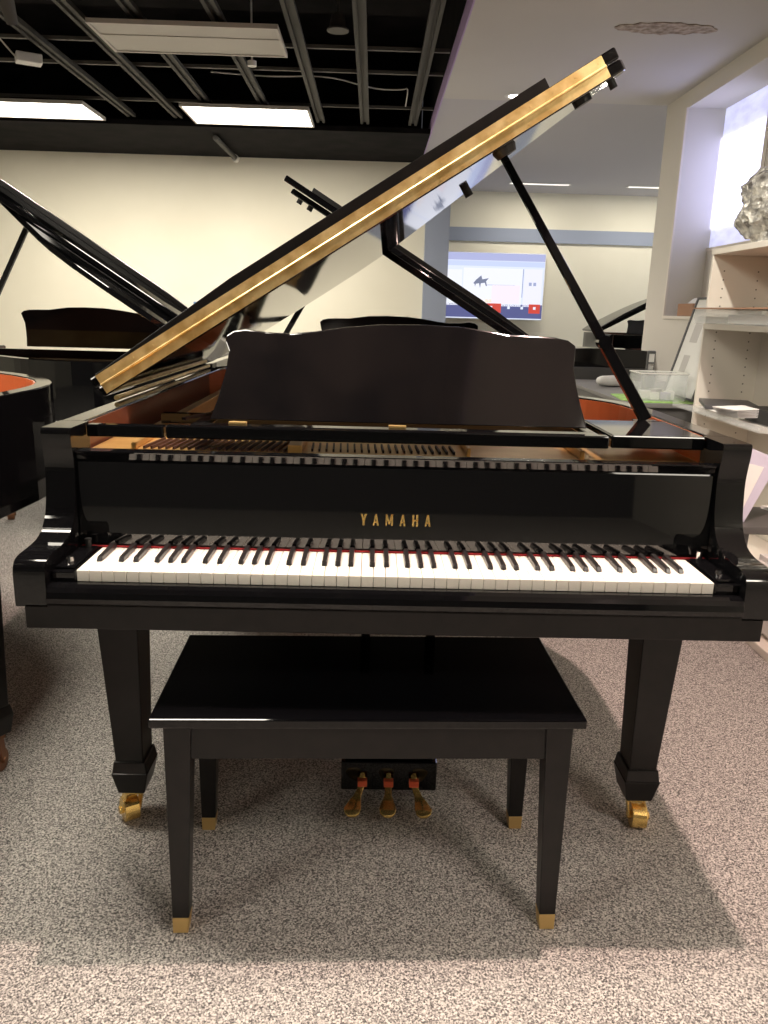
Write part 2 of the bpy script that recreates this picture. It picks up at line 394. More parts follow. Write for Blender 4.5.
# ================================================================== bench
B = empty('piano_bench', (-.0507, .073, 0), .029)
tag(B, 'long black glossy piano bench with brass tipped legs in front of the keyboard', 'bench')
BH = .4855
box('bench_top', M['bench'], -.413, .411, -.174, .213, BH - .019, BH, B, .003)
ap = MB().box(-.345, .345, -.157, -.139, .393, BH - .0195).box(-.345, .345, .158, .176, .393, BH - .0195)
ap.box(-.383, -.365, -.108, .134, .400, BH - .0195).box(.365, .383, -.108, .134, .400, BH - .0195)
ap.build('apron', M['side'], B, .001)
for sx in (-1, 1):
    for y0, y1, iy in ((-.163, -.113, -1), (.137, .187, 1)):
        def qq(wx, wy):
            xs = sorted((sx * .389, sx * (.389 - wx)))
            ys = (y0, y0 + wy) if iy < 0 else (y1 - wy, y1)
            return (*xs, *ys)
        lg = MB().frus(qq(.033, .033), .036, qq(.052, .05), BH - .0195).build('leg', M['side'], B, .0015)
        MB().frus(qq(.030, .030), .0, qq(.0335, .0335), .0358).build('brass_foot', M['brasscap'], lg, .001)

# ================================================================== other pianos
def small_grand(name, label, loc, rz, length, lid_ang=None, ztop=.985, zbot=.70, tail_leg=None, group=None, desk=True, inner=None, ym=.52, flat=None):
    R = empty(name, loc, rz); tag(R, label, 'piano', group)
    path = smoothpath(rim_scaled(length), 1)
    path[0] = (-W, .02); path[-1] = (W, .02)
    wall_strip('rim', path, -.045, zbot, ztop, M['black'], R, 0, .003)
    wall_strip('inner_rim', path, -.003, zbot + .06, ztop - .003, M[inner or 'inner'], R, -.0455)
    inn = offset(path, -.049)
    MB().prism(inn, lambda x, y: (x, y, zbot + .1), lambda x, y: (x, y, zbot + .108)).build('soundboard', M[inner or 'inner'], R)
    MB().prism([(-.66, .2), (.66, .2), (.66, .5), (-.66, .5)], lambda x, y: (x, y, ztop - .09), lambda x, y: (x, y, ztop - .08)).build('cast_plate', M['gold'], R)
    box('keybed', M['side'], -.70, .70, -.03, .5, .62, zbot, R)
    if desk:
        box('fallboard', M['black'], -.668, .668, .15, .17, zbot, ztop - .03, R)
        box('keyboard', M['ivory'], -.62, .62, .0, .148, zbot, zbot + .035, R)
        box('desk_rail', M['black'], -.66, .66, .22, .25, ztop - .03, ztop - .005, R)
        music_desk(R, .30, .40)
    if lid_ang:
        a = math.radians(lid_ang); k = (length - .55) / (1.985 - .55)
        out = [(s, y if y < .55 else .52 + (y - .52) * k) for s, y in lid_out]
        ld, FF = lid_set(R, -W, ztop + .015, a, out, .52, 1.425, detail=False)
        top = Vector(FF(0)(1.12, .62)); foot = Vector((.62, .50, ztop))
        MB().beam(foot, top, .024, .016).build('lid_prop', M['black'], R)
        n = Vector((math.sin(a), 0, -math.cos(a)))
        for s_, y_ in ((1.30, .66), (1.38, .56)):
            p = Vector(FF(0)(s_, y_)); MB().cyl(p, p + n * .02, .013, n=12).build('bumper', M['rubber'], ld)
    for sx, cx, cy in ((-1, 0, 0), (1, 0, 0), (0, *(tail_leg or (-.38, length - .35)))):
        if sx: cx, cy = sx * .60, .27
        lg = MB(); h0, h1 = .035, .048
        lg.frus((cx - h0, cx + h0, cy - h0, cy + h0), .178, (cx - h1, cx + h1, cy - h1, cy + h1), .62 if sx else zbot + .05)
        lg.frus((cx - .043, cx + .043, cy - .043, cy + .043), .15, (cx - .038, cx + .038, cy - .038, cy + .038), .18)
        lg.frus((cx - .034, cx + .034, cy - .034, cy + .034), .098, (cx - .043, cx + .043, cy - .043, cy + .043), .152)
        o = lg.build('leg', M['side'], R, .003); cp_ = caster_part(o, cx, cy, .098, .5); cp_.data.materials[0] = M['oldbrass']
    MB().box(-.12, .12, .32, .42, .05, .13).beam((-.07, .37, .13), (-.07, .37, .62), .02, .02).beam((.07, .37, .13), (.07, .37, .62), .02, .02).build('pedal_lyre', M['black'], R)
    return R

small_grand('grand_piano', 'black open grand piano standing directly behind the big piano, seen from its tail end', (.12, 2.95, 0), PI - .12, 1.30, 31, inner='brownin')
small_grand('grand_piano', 'open grand piano at far left, lid sloping down to the right', (-1.50, 3.20, 0), PI, 1.12, 33, inner='brownin', ztop=.972, tail_leg=(-.60, .80))
small_grand('grand_piano', 'farthest grand piano, beyond the counter by the far wall, lid rising to the right', (3.78, 9.0, 0), 0, 1.5, 28, inner='brownin')
small_grand('grand_piano', 'grand piano at the left edge, only its rounded tail corner and one leg showing', (-1.985, -.69, 0), -math.radians(31), 1.985, None, ztop=1.0, zbot=.70, tail_leg=(.195, 1.474), desk=False)

# ================================================================== room shell
struct(MB().box(-7, 8, -5.5, 11.6, -.06, 0).build('floor', M['carpet']))
struct(MB().box(-7, .58, 9.0, 9.15, 0, 3.0).build('wall_back', M['cream']))
struct(MB().box(.57, .87, 8.85, 9.15, 0, 3.05).build('trim_1', M['blue']))
struct(MB().box(.87, 8, 11.4, 11.55, 0, 3.2).build('wall_back', M['cream']))
struct(MB().box(.87, 8, 11.36, 11.4, 2.30, 2.50).build('trim_2', M['blue']))
struct(MB().box(-7.1, -7, -5.5, 9.15, 0, 4.0).build('wall_left', M['cream']))
struct(MB().box(-7, 8, -5.6, -5.5, 0, 4.0).build('wall_front', mat('dark_front_wall', (.07, .07, .075), .8)))
struct(MB().box(-7, .49, 9.15, 9.25, 2.9, 4.0).build('wall_plenum', M['dark']))
struct(MB().box(8, 8.1, -5.5, 11.6, 0, 3.4).build('wall_far_right', M['cream']))
# right wall with a deep window recess
wr = MB()
wr.box(2.45, 2.78, -5.5, 5.95, 0, 1.24).box(2.45, 2.78, -5.5, 5.95, 2.87, 3.0)
wr.box(2.45, 2.78, 5.44, 5.95, 1.24, 2.87).box(2.45, 2.78, -5.5, 2.2, 1.24, 2.87)
wr.box(2.74, 2.78, 2.2, 5.44, 1.24, 1.80).box(2.74, 2.78, 2.2, 4.60, 1.80, 2.87)
struct(wr.build('wall_right', M['whitewall']))
struct(MB().box(2.435, 2.45, 2.2, 5.47, 1.215, 1.24).box(2.435, 2.45, 5.44, 5.465, 1.24, 2.87).build('trim_3', M['shelf']))
wf = MB().box(2.735, 2.79, 4.60, 4.66, 1.78, 2.87).box(2.735, 2.79, 4.66, 5.44, 1.775, 1.80).build('window_1', M['shelf'])
struct(wf)
gl = mat('bright_glass', (.6, .62, .8), .25, emit=(.66, .68, 1.0), es=.60)
nt = gl.node_tree; w = nt.nodes.new('ShaderNodeTexNoise'); w.inputs['Scale'].default_value = 7; w.inputs['Detail'].default_value = 4
tcx = nt.nodes.new('ShaderNodeTexCoord'); mp = nt.nodes.new('ShaderNodeMapping'); mp.inputs['Scale'].default_value = (1, 1, 2.5); mp.inputs['Rotation'].default_value = (.5, 0, 0)
nt.links.new(tcx.outputs['Object'], mp.inputs['Vector']); nt.links.new(mp.outputs['Vector'], w.inputs['Vector'])
rr = nt.nodes.new('ShaderNodeValToRGB'); nt.links.new(w.outputs['Fac'], rr.inputs['Fac'])
rr.color_ramp.elements[0].position = .35; rr.color_ramp.elements[1].position = .7
rr.color_ramp.elements[0].color = (.56, .57, .90, 1); rr.color_ramp.elements[1].color = (.78, .82, 1.0, 1)
nt.links.new(rr.outputs['Color'], nt.nodes['Principled BSDF'].inputs['Emission Color'])
box('window_pane', gl, 2.755, 2.765, 4.66, 5.44, 1.80, 2.87, wf)

# ceilings
struct(MB().box(.50, 2.78, -5.5, 5.95, 3.0, 3.06).build('ceiling', M['ceil']))
struct(MB().box(.50, 8, 5.95, 11.6, 3.03, 3.09).build('ceiling', M['ceil2']))
struct(MB().box(2.78, 8, -5.5, 5.95, 3.0, 3.06).build('ceiling', M['ceil2']))
struct(MB().box(.49, .50, -5.5, 9.0, 3.0, 3.14).build('trim_4', M['lilac']))  # lilac colour along the step edge of the white ceiling
struct(MB().box(.49, .50, -5.5, 9.0, 3.1405, 3.95).build('wall_plenum', M['dark']))
struct(MB().box(-7, .49, -5.5, 9.15, 3.95, 4.0).build('ceiling', M['dark']))
struct(MB().box(-7, .49, 7.35, 9.15, 3.0, 3.05).build('ceiling', M['dark']))
# ceiling damage patch: torn skim coat
def ragged(name, m, cx, cy, z, lx, ly, seed, n=40, th=.006):
    rnd = random.Random(seed); pts = []
    for i in range(n):
        t = 2 * PI * i / n; k = .75 + rnd.random() * .45
        pts.append((cx + lx * math.cos(t) * (.9 + .1 * k), cy + ly * math.sin(t) * k))
    return struct(MB().prism(pts, lambda x, y: (x, y, z), lambda x, y: (x, y, z - th)).build(name, m))
M['torn'] = noisy(mat('torn_plaster', (.4, .33, .28), .9), 22, (.26, .20, .16), (.56, .48, .42), bump=.8)
ragged('ceiling_patch', M['torn'], 1.76, 4.10, 3.0, .33, .095, 3)

# open ceiling: joists, cross bars, conduits, cable
def ceil_bar(name, m, a, c, w, h, label, cat, group): 
    return tag(MB().beam(a, c, w, h, up=(0, 0, 1)).build(name, m), label, cat, group)
for i, (x, tx) in enumerate(((-2.57, 'leftmost ceiling joist, passing above the small hanging white box'), (-2.09, 'ceiling joist beside the left end of the unlit panel'), (-1.68, 'ceiling joist coming out below the left half of the unlit panel'), (-1.14, 'ceiling joist coming out below the right half of the unlit panel'), (-.64, 'ceiling joist just right of the unlit panel'), (-.19, 'ceiling joist in the middle between the unlit panel and the white ceiling'), (.30, 'rightmost ceiling joist beside the white ceiling'))):
    j = MB(); z = 3.06
    j.box(x - .044, x - .016, -5.4, 7.30, z, z + .03).box(x + .016, x + .044, -5.4, 7.30, z, z + .03).box(x - .016, x + .016, -5.4, 7.30, z + .02, z + .06)
    tag(j.build('ceiling_joist', M['steel']), 'dusty dark steel ' + tx, 'joist', 'open ceiling joists')
for y, z, tx in ((3.6, 3.1330, 'nearest thin cross bar under the black ceiling'), (5.15, 3.1330, 'second thin cross bar above the unlit panel edge'), (5.75, 3.1330, 'thin cross bar next to the white cable'), (6.9, 3.1330, 'farthest thin cross bar before the black bulkhead')):
    ceil_bar('cross_bar', M['steel2'], (-5.5, y, z), (.48, y, z), .03, .025, tx, 'bar', 'thin cross bars in the open ceiling')
tag(MB().box(-6.5, .45, 5.5, 5.9, 3.6, 3.94).build('air_duct', M['dark']), 'dark square air duct deep in the open ceiling', 'duct')
pp = empty('ceiling_pipe', (-1.80, 8.6, 2.957)); tag(pp, 'short pale pipe end hanging under the black bulkhead above the cream wall', 'pipe')
MB().cyl((0, -.9, .008), (.02, .18, .004), .03).build('pipe', M['steel'], pp)
MB().cyl((.02, .18, 0), (.025, .26, -.005), .042).build('end_cap', M['cable'], pp)
def tube(pts, r, name, m):
    mb = MB(); P3 = [Vector(p) for p in pts]
    for _ in range(2):
        q = [P3[0]]
        for a, c in zip(P3, P3[1:]): q += [a.lerp(c, .25), a.lerp(c, .75)]
        P3 = q + [P3[-1]]
    vs = []; k = 6
    for i, p in enumerate(P3):
        t = (P3[min(i + 1, len(P3) - 1)] - P3[max(i - 1, 0)]).normalized(); u = t.cross(Vector((.1, 1, .2))).normalized(); w_ = t.cross(u)
        vs += [p + (u * math.cos(2 * PI * j / k) + w_ * math.sin(2 * PI * j / k)) * r for j in range(k)]
    n = len(P3)
    mb.add(vs, [(i * k + j, i * k + (j + 1) % k, (i + 1) * k + (j + 1) % k, (i + 1) * k + j) for i in range(n - 1) for j in range(k)])
    return mb.build(name, m, None, 0, True)
tag(tube([(-1.5, 6.0, 3.16), (-1.0, 6.25, 3.20), (-.5, 6.1, 3.19), (-.1, 6.3, 3.14), (.16, 6.25, 3.13), (.21, 6.2, 3.14), (.20, 6.6, 3.08)], .006, 'ceiling_cable', M['cable']),
    'thin white cable sagging between the joists of the open black ceiling', 'cable')
sp_ = empty('ceiling_speaker', (-.62, 4.55, 3.02)); tag(sp_, 'small dim round fitting glimpsed between joists right of the unlit panel', 'fitting')
sp_.location = (-.38, 5.3, 3.30)
MB().cyl((0, 0, 0), (0, 0, .1), .07, .05, n=20).cyl((0, 0, .1), (0, 0, .649), .01, n=8).build('housing', M['steel'], sp_); MB().cyl((0, 0, -.012), (0, 0, 0), .085, n=24).build('rim_ring', M['steel2'], sp_)
bl = tag(MB().cyl((-1.02, 5.15, 2.985), (-1.02, 5.15, 3.02), .034, n=16).cyl((-1.02, 5.15, 3.0), (-1.02, 5.15, 3.949), .008, n=8).build('ceiling_sprinkler', M['white']), 'small round white sprinkler below the open ceiling beside the unlit panel', 'sprinkler')
# projector-like box with bracket, top left
hb = empty('hanging_box', (-2.66, 5.05, 2.96), .5); tag(hb, 'small pale box hanging on a bent wire at the top left', 'box')
MB().box(-.09, .09, -.06, .06, -.035, .03).build('body', M['white'], hb, .008)
MB().cyl((-.09, 0, .0), (-.22, -.05, .12), .006).cyl((-.22, -.05, .12), (-.22, -.05, .985), .006).build('wire', M['cable'], hb)
sl_ = empty('track_spotlight', (-2.36, 4.02, 3.0)); tag(sl_, 'grey jointed spotlight with hanging cable in the top left corner', 'spotlight')
MB().cyl((0, 0, .03), (0, .08, -.10), .05, .035).build('lamp_head', M['steel2'], sl_)
MB().cyl((0, 0, .03), (0, 0, .949), .012).build('stem', M['steel'], sl_)
MB().cyl((-.14, .0, .1), (-.12, .04, -.04), .03, .02).cyl((-.14, 0, .1), (0, 0, .2), .01).build('socket_arm', M['steel2'], sl_)

# ceiling light panels
def troffer(label, x0, x1, y0, y1, lit, z=3.0, power=0, group='ceiling light panels'):
    t = empty('ceiling_light', ((x0 + x1) / 2, (y0 + y1) / 2, z)); tag(t, label, 'ceiling light', group)
    a, c = (x1 - x0) / 2, (y1 - y0) / 2
    MB().box(-a, a, -c, -c + .02, -.003, .02).box(-a, a, c - .02, c, -.003, .02).box(-a, -a + .02, -c + .02, c - .02, -.003, .02).box(a - .02, a, -c + .02, c - .02, -.003, .02).box(-a, a, -c, c, .02, .026).build('frame', M['trofframe'], t)
    MB().box(-a + .02, a - .02, -c + .02, c - .02, .004, .012).build('diffuser', M['lit'] if lit else M['troffer'], t)
    if not lit: MB().box(-a + .02, a - .02, -.07, .07, -.001, .004).build('basket', M['troffer'], t)
    if power:
        ld = bpy.data.lights.new('lamp', 'AREA'); ld.shape = 'RECTANGLE'; ld.size = 2 * a - .06; ld.size_y = 2 * c - .06; ld.energy = power; ld.color = (1, .92, .78)
        lo = bpy.data.objects.new('lamp', ld); COL.objects.link(lo); lo.parent = t; lo.location = (0, 0, -.008)
    return t
troffer('unlit grey rectangular ceiling panel at the top of the photo', -1.99, -.73, 4.35, 4.96, False)
troffer('glowing ceiling panel in the centre of the dark ceiling, right of the other lit one', -1.90, -.70, 6.50, 7.22, True, power=72)
troffer('glowing ceiling panel cut off by the left edge of the photo', -4.02, -2.80, 6.55, 7.20, True, power=72)
for (x, y, pw) in ((-1.08, .35, 62), (-2.5, -1.8, 24), (-4.2, -2.2, 20)):  # unseen panels added to light the floor and front area
    troffer('added glowing ceiling panel, out of view, over the front part of the showroom', x - .6, x + .6, y - .3, y + .3, True, power=pw, group='added ceiling panels above the camera')
troffer('added glowing ceiling panel, out of view, in the white ceiling behind the camera', 1.45, 2.4, -2.6, -2.0, True, z=2.99, power=22, group='added ceiling panels above the camera')  # unseen panel added to brighten the shelf side
# recessed downlights of the white ceiling
def downlight(x, y, power, label, z=3.0, angle=100, size=.05, col=(1, .80, .72)):
    t = empty('downlight', (x, y, z)); tag(t, label, 'ceiling light', 'recessed downlights')
    mb = MB()
    n = 24
    vs = [(r_ * math.cos(2 * PI * i / n), r_ * math.sin(2 * PI * i / n), zz) for r_, zz in ((.075, -.006), (.095, -.001), (.06, -.003)) for i in range(n)]
    mb.add(vs, [(i, (i + 1) % n, n + (i + 1) % n, n + i) for i in range(n)] + [(i, (i + 1) % n, 2 * n + (i + 1) % n, 2 * n + i) for i in range(n)])
    mb.build('trim_ring', M['white'], t)
    MB().cyl((0, 0, -.004), (0, 0, -.002), .058, n=24).build('lens', M['lit'], t)
    if power:
        ld = bpy.data.lights.new('lamp', 'SPOT'); ld.energy = power; ld.spot_size = math.radians(angle); ld.spot_blend = .6; ld.shadow_soft_size = size; ld.color = col
        lo = bpy.data.objects.new('lamp', ld); COL.objects.link(lo); lo.parent = t; lo.location = (0, 0, -.03)
downlight(1.10, 5.80, 25, 'round recessed downlight in the white ceiling just above the raised piano lid')
downlight(.69, .26, 225, 'round recessed downlight over the big piano', size=.028, col=(1, .71, .62), angle=125)
downlight(1.3, -1.9, 60, 'round recessed downlight over the camera side', col=(1, .72, .66))
for x0, x1, tx in ((1.85, 2.72, 'left of two thin ceiling slot lights in front of the far wall'), (3.55, 4.5, 'right of two thin ceiling slot lights, next to the wall column')):
    t = empty('slot_light', ((x0 + x1) / 2, 10.5, 3.03)); tag(t, tx, 'ceiling light')
    a = (x1 - x0) / 2
    MB().box(-a, a, -.06, -.05, -.012, 0).box(-a, a, .05, .06, -.012, 0).box(-a, -a + .01, -.05, .05, -.012, 0).box(a - .01, a, -.05, .05, -.012, 0).build('frame', M['white'], t)
    ld = bpy.data.lights.new('lamp', 'AREA'); ld.shape = 'RECTANGLE'; ld.size = 2 * a - .03; ld.size_y = .09; ld.energy = 15; ld.color = (1, .93, .8)
    lo = bpy.data.objects.new('lamp', ld); COL.objects.link(lo); lo.parent = t; lo.location = (0, 0, -.014)
    MB().box(-a + .01, a - .01, -.05, .05, -.004, 0).build('diffuser', mat('slot_lit', (1, 1, 1), .5, emit=(1, .95, .85), es=1.5), t)
# narrow unseen spotlight, added in the white ceiling to brighten the shelf unit
t = downlight(1.05, 1.2, 0, 'small added spotlight, out of view in the white ceiling, brightening the shelves')
ld = bpy.data.lights.new('shelf_fill_spot', 'SPOT'); ld.energy = 190; ld.spot_size = math.radians(48); ld.spot_blend = .7; ld.shadow_soft_size = .06; ld.color = (1, .92, .80)
lo = bpy.data.objects.new('shelf_fill_spot', ld); COL.objects.link(lo); lo.location = (1.05, 1.2, 2.96)
lo.rotation_euler = (Vector((2.05, 2.75, 1.0)) - Vector((1.05, 1.2, 2.96))).to_track_quat('-Z', 'Y').to_euler()
# far room light
def area(name, loc, rot, sx, sy, e, col):
    ld = bpy.data.lights.new(name, 'AREA'); ld.shape = 'RECTANGLE'; ld.size = sx; ld.size_y = sy; ld.energy = e; ld.color = col
    lo = bpy.data.objects.new(name, ld); COL.objects.link(lo); lo.location = loc; lo.rotation_euler = rot; return lo
area('window_daylight', (2.74, 5.0, 2.3), (0, -PI / 2, 0), .7, 1.0, 5, (.72, .72, 1))
area('far_right_light', (7.8, 8.5, 1.8), (0, -PI / 2, 0), 2.0, 4.0, 140, (.82, .86, 1))  # broad cool light from the far right; no window modelled there

dg = empty('digital_piano', (2.05, 5.72, 0)); tag(dg, 'low black console piano with rounded top just beyond the grey counter', 'piano')
box('case', M['greyside'], -.56, .36, -.20, .18, 0, .78, dg, .006)
MB().prism([(-.62, .781), (-.61, .86), (-.585, .905), (-.53, .93), (-.2, .945), (.2, .94), (.38, .93), (.38, .781)], lambda x, z: (x, -.14, z), lambda x, z: (x, .15, z)).build('top_lid', M['black'], dg, .004)
# ================================================================== television
TV = empty('television', (1.74, 11.30, 1.625)); tag(TV, 'wall mounted television showing a pale web page, behind the raised piano lid', 'television')
def scr(name, c, x0, x1, z0, z1, y, es=.86, parent=TV): 
    m = mat('screen_' + name, (.02, .02, .02), .2, emit=c, es=es); return MB().box(x0, x1, y, y + .002, z0, z1).build(name, m, parent)
MB().box(-.885, .885, -.02, .04, -.51, .51).build('bezel', M['white'], TV, .006)
MB().box(-.2, .2, .04, .06, -.2, .2).build('wall_mount', M['rubber'], TV)
S = scr('screen', (.74, .80, 1.0), -.87, .87, -.495, .495, -.023)
S_ = lambda n, c, x0, x1, z0, z1, y=-.026, es=.86: scr(n, c, x0, x1, z0, z1, y, es, S)
S_('header_bar', (.42, .45, .72), -.87, .87, .385, .495)
S_('menu_bar', (.58, .66, .95), -.87, .87, .30, .375)
S_('left_card', (.85, .87, .98), -.82, -.42, -.30, .24)
S_('main_card', (.86, .88, 1.0), -.40, .53, -.30, .27)
S_('main_card_warm', (.92, .82, .90), .06, .50, -.26, .02, -.028)
S_('right_card', (.84, .84, 1.0), .56, .84, -.30, .27)
S_('glow_strip', (1.0, .72, .45), -.30, .12, -.25, -.20)
S_('divider', (.25, .28, .5), .535, .545, -.16, .27)
S_('footer_bar', (.10, .11, .27), -.87, .87, -.48, -.27)
S_('footer_tile', (.62, .07, .05), -.12, .22, -.40, -.26, -.028)
S_('footer_tile', (.62, .07, .05), .66, .84, -.40, -.26, -.028)
for x in (.06, .34, .55, .75): S_('icon', (.8, .85, 1), x - .02, x + .02, -.34, -.30, -.030)
for x in (.66, .73): S_('speaker_icon', (.35, .4, .6), x - .022, x + .022, .02, .07, -.028)
S_('text_line', (.62, .66, .82), -.02, .42, .012, .026, -.028)
pm = mat('screen_picture', (.02, .02, .02), .2, emit=(.20, .23, .34), es=.8)
MB().prism([(-.24, .04), (-.20, .09), (-.12, .16), (-.10, .10), (0.0, .12), (-.04, .07), (-.02, .0), (-.04, .0), (-.06, .05), (-.12, .04), (-.13, -.03), (-.15, .04), (-.2, .03), (-.21, -.01), (-.22, .03)],
           lambda x, z: (x, -.028, z), lambda x, z: (x, -.0265, z)).build('piano_picture', pm, S)
# small blue notice on the back wall and cabinet items at far left
tag(box('wall_notice', mat('blue_notice', (.10, .22, .42), .6), -2.98 + .6, -2.98 + .72, 8.97, 8.999, 1.02, 1.26), 'small blue notice on the cream wall just above the left lid', 'notice')
cbn = empty('cabinet', (-3.0, 4.3, 0)); tag(cbn, 'low brown cabinet with a pale top beyond the far left piano', 'cabinet')
box('body', M['card'], -.8, .12, -.25, .25, 0, 1.02, cbn); cbn.children[0].data.materials[0] = mat('dark_brown', (.05, .03, .025), .5)
# ================================================================== shelf unit
SH = empty('shelf_unit', (1.97, 2.48, 0)); tag(SH, 'tall cream open shelf unit with peg holes at the right edge', 'shelf')
X0, X1, Y0, Y1 = -.17, .17, -.58, .58
def sp2(name, *a): return box(name, M['shelf'], *a, parent=SH, bev=.0015)
s1 = sp2('side_panel', X0, X1, Y1 - .022, Y1, 0, 1.565); s0 = sp2('side_panel', X0, X1, Y0, Y0 + .022, 0, 1.565)
sp2('back_panel', X1 - .008, X1, Y0 + .022, Y1 - .022, 0.02, 1.565)
for z in (.05, .74, 1.20): sp2('shelf_board', X0, X1 - .009, Y0 + .0225, Y1 - .0225, z - .03, z)
sp2('top_board', X0 - .003, X1, Y0, Y1, 1.566, 1.596)
hl = MB()
for xx in (-.10, .09):
    for k in range(30):
        z = .12 + k * .047
        if abs(z - .73) < .03 or abs(z - 1.19) < .03: continue
        hl.cyl((xx, Y1 - .0225, z), (xx, Y1 - .0215, z), .0042, n=8)
hl.build('peg_holes', M['hole'], s1)

# crumpled silver bundle on top
bm = bmesh.new(); bmesh.ops.create_icosphere(bm, subdivisions=5, radius=1)
from mathutils import noise
for v in bm.verts:
    p = v.co.copy(); d = noise.noise(p * 2.1) * .30 + abs(noise.noise(p * 4.0 + Vector((3, 1, 2)))) * .20 + abs(noise.noise(p * 10.0)) * .12
    v.co = Vector((p.x * (1 + d) * .150, p.y * (1 + d) * .40, max(p.z * (1 + d * .8), -.85) * .22))
me = bpy.data.meshes.new('foil_bundle'); bm.to_mesh(me); bm.free(); me.materials.append(M['foil'])
fo = bpy.data.objects.new('foil_bundle', me); COL.objects.link(fo); fo.location = (1.965, 2.60, 1.598 + .22 * .85)
tag(fo, 'crumpled silver grey plastic bundle on top of the shelf unit', 'bundle')
# acrylic tray with brown sheet on the middle shelf
tr = empty('clear_tray', (1.88, 2.50, 1.2005)); tag(tr, 'clear acrylic tray jutting out from the upper shelf with a brown sheet on it', 'tray')
MB().box(-.17, .2, -.5, .48, .0, .006).box(-.17, -.165, -.5, .48, .006, .075).box(-.17, .2, .474, .48, .006, .075).build('tray_shell', M['clear'], tr)
box('paper_stack', M['paper'], -.06, .19, -.45, .30, .0065, .05, tr)
tag(box('cardboard_sheet', M['card'], 1.69, 2.10, 2.03, 2.99, 1.2765, 1.283), 'thin brown sheet lying on the clear tray', 'sheet')
# lower shelf papers
tr2 = empty('clear_tray', (1.86, 2.49, .7405)); tag(tr2, 'clear plastic tray sticking out of the lower shelf under the papers', 'tray')
MB().box(-.20, .2, -.5, .52, .0, .006).box(-.20, -.195, -.5, .52, .006, .03).build('tray_shell', M['clear'], tr2)
tag(MB().prism([(1.68, 2.62), (1.80, 2.99), (2.05, 2.93), (1.95, 2.55)], lambda x, y: (x, y, .772), lambda x, y: (x, y, .790)).build('dark_folder', M['darkframe']), 'dark folder with a raised corner at the far end of the lower shelf papers', 'folder')
tag(box('black_box_file', M['rubber'], 1.80, 2.1, 2.08, 2.42, .7475, .815), 'black flat case at the right edge of the lower shelf', 'case')
for k in range(6):
    o = MB().box(-.10, .10, -.075, .075, 0, .004).build('booklet', M['paper'])
    o.location = (1.77 - .008 * k, 2.36 - .004 * k, .772 + .0075 * k); o.rotation_euler = (0, 0, .25 + .03 * k)
    tag(o, 'white booklet in the fanned stack at the front of the lower shelf', 'booklet', 'fanned booklets on the lower shelf')
tag(box('paper_sheet', M['paper'], 1.70, 1.98, 2.50, 2.75, .7665, .769), 'white sheet of paper under the dark folder', 'paper')

# low things right of the piano
pf = empty('low_platform', (1.85, 1.35, 0)); tag(pf, 'low pale plinth on the carpet at the right edge', 'plinth')
box('plinth_board', M['shelf'], -.42, .55, -.75, .45, 0, .035, pf, .004)
wb = empty('white_cabinet', (1.80, 1.30, .0355)); tag(wb, 'white low cabinet standing on the plinth at the right edge', 'cabinet')
box('body', M['white'], -.31, .45, -.6, .2, 0, .30, wb, .004)
box('door', M['white'], -.325, -.311, -.58, .18, .02, .28, wb, .002)
gt = empty('side_table', (1.72, 1.72, 0)); tag(gt, 'dark grey low table beside the right arm of the big piano', 'table')
box('table_top', M['greyside'], -.30, .35, -.18, .17, .40, .43, gt, .003)
for a, c in ((-.27, -.15), (.32, -.15), (-.27, .14), (.32, .14)): box('leg', M['greyside'], a - .015, a + .015, c - .015, c + .015, .036 if c < 0 else 0, .40, gt)
fr = MB(); 
pfm = empty('mounted_print', (1.49, 1.62, .4305), .0); tag(pfm, 'white print in a lilac mount leaning beside the right arm of the big piano', 'print')
def rotp(pts, ang): c, s_ = math.cos(ang), math.sin(ang); return [(x * c - z * s_, x * s_ + z * c) for x, z in pts]
MB().prism([(-.12, .0), (-.02, .0), (.115, .25), (-.10, .33)], lambda x, z: (x, .0 + z * .2, z), lambda x, z: (x, .006 + z * .2, z)).build('mount', M['lilacpaper'], pfm)
MB().prism([(-.10, .06), (-.03, .05), (.05, .22), (-.08, .25)], lambda x, z: (x, -.002 + z * .2, z), lambda x, z: (x, -.0005 + z * .2, z)).build('sheet', M['paper'], pfm)
pb = empty('photo_book', (1.80, 1.80, .4305), .3); tag(pb, 'brown and white photo book on the low table at the right edge', 'book')
box('cover', M['paper'], -.12, .15, -.1, .1, 0, .012, pb); box('picture', M['card'], -.09, .12, -.07, .07, .0122, .0135, pb)

# ================================================================== grey counter and things on it
CT = empty('counter', (1.975, 4.35, 0)); tag(CT, 'long grey counter beyond the right side of the big piano', 'counter')
box('worktop', M['grey'], -.425, .46, -.90, .85, .675, .70, CT, .003)
box('cabinet_body', M['greyside'], -.40, .45, -.87, .83, 0, .674, CT)
tag(MB().prism([(1.56, 3.62), (1.66, 3.50), (2.12, 3.49), (2.17, 3.80), (1.9, 4.02), (1.6, 3.98)], lambda x, y: (x, y, .7005), lambda x, y: (x, y, .706)).build('green_mat', M['green']), 'bright green mat on the grey counter under the clear bin', 'mat')
bn = empty('plastic_bin', (1.80, 3.66, .7065)); tag(bn, 'clear plastic bin of small odds and ends on the green mat', 'bin')
w_ = MB()
for (x0, x1, y0, y1) in ((-.15, .15, -.11, -.105), (-.15, .15, .105, .11), (-.15, -.145, -.105, .105), (.145, .15, -.105, .105)): w_.box(x0, x1, y0, y1, .004, .17)
w_.box(-.15, .15, -.11, .11, 0, .004).build('bin_shell', M['clear'], bn)
MB().box(-.155, .155, -.115, -.105, .17, .178).box(-.155, .155, .105, .115, .17, .178).box(-.155, -.145, -.105, .105, .17, .178).box(.145, .155, -.105, .105, .17, .178).build('bin_lip', M['white'], bn)
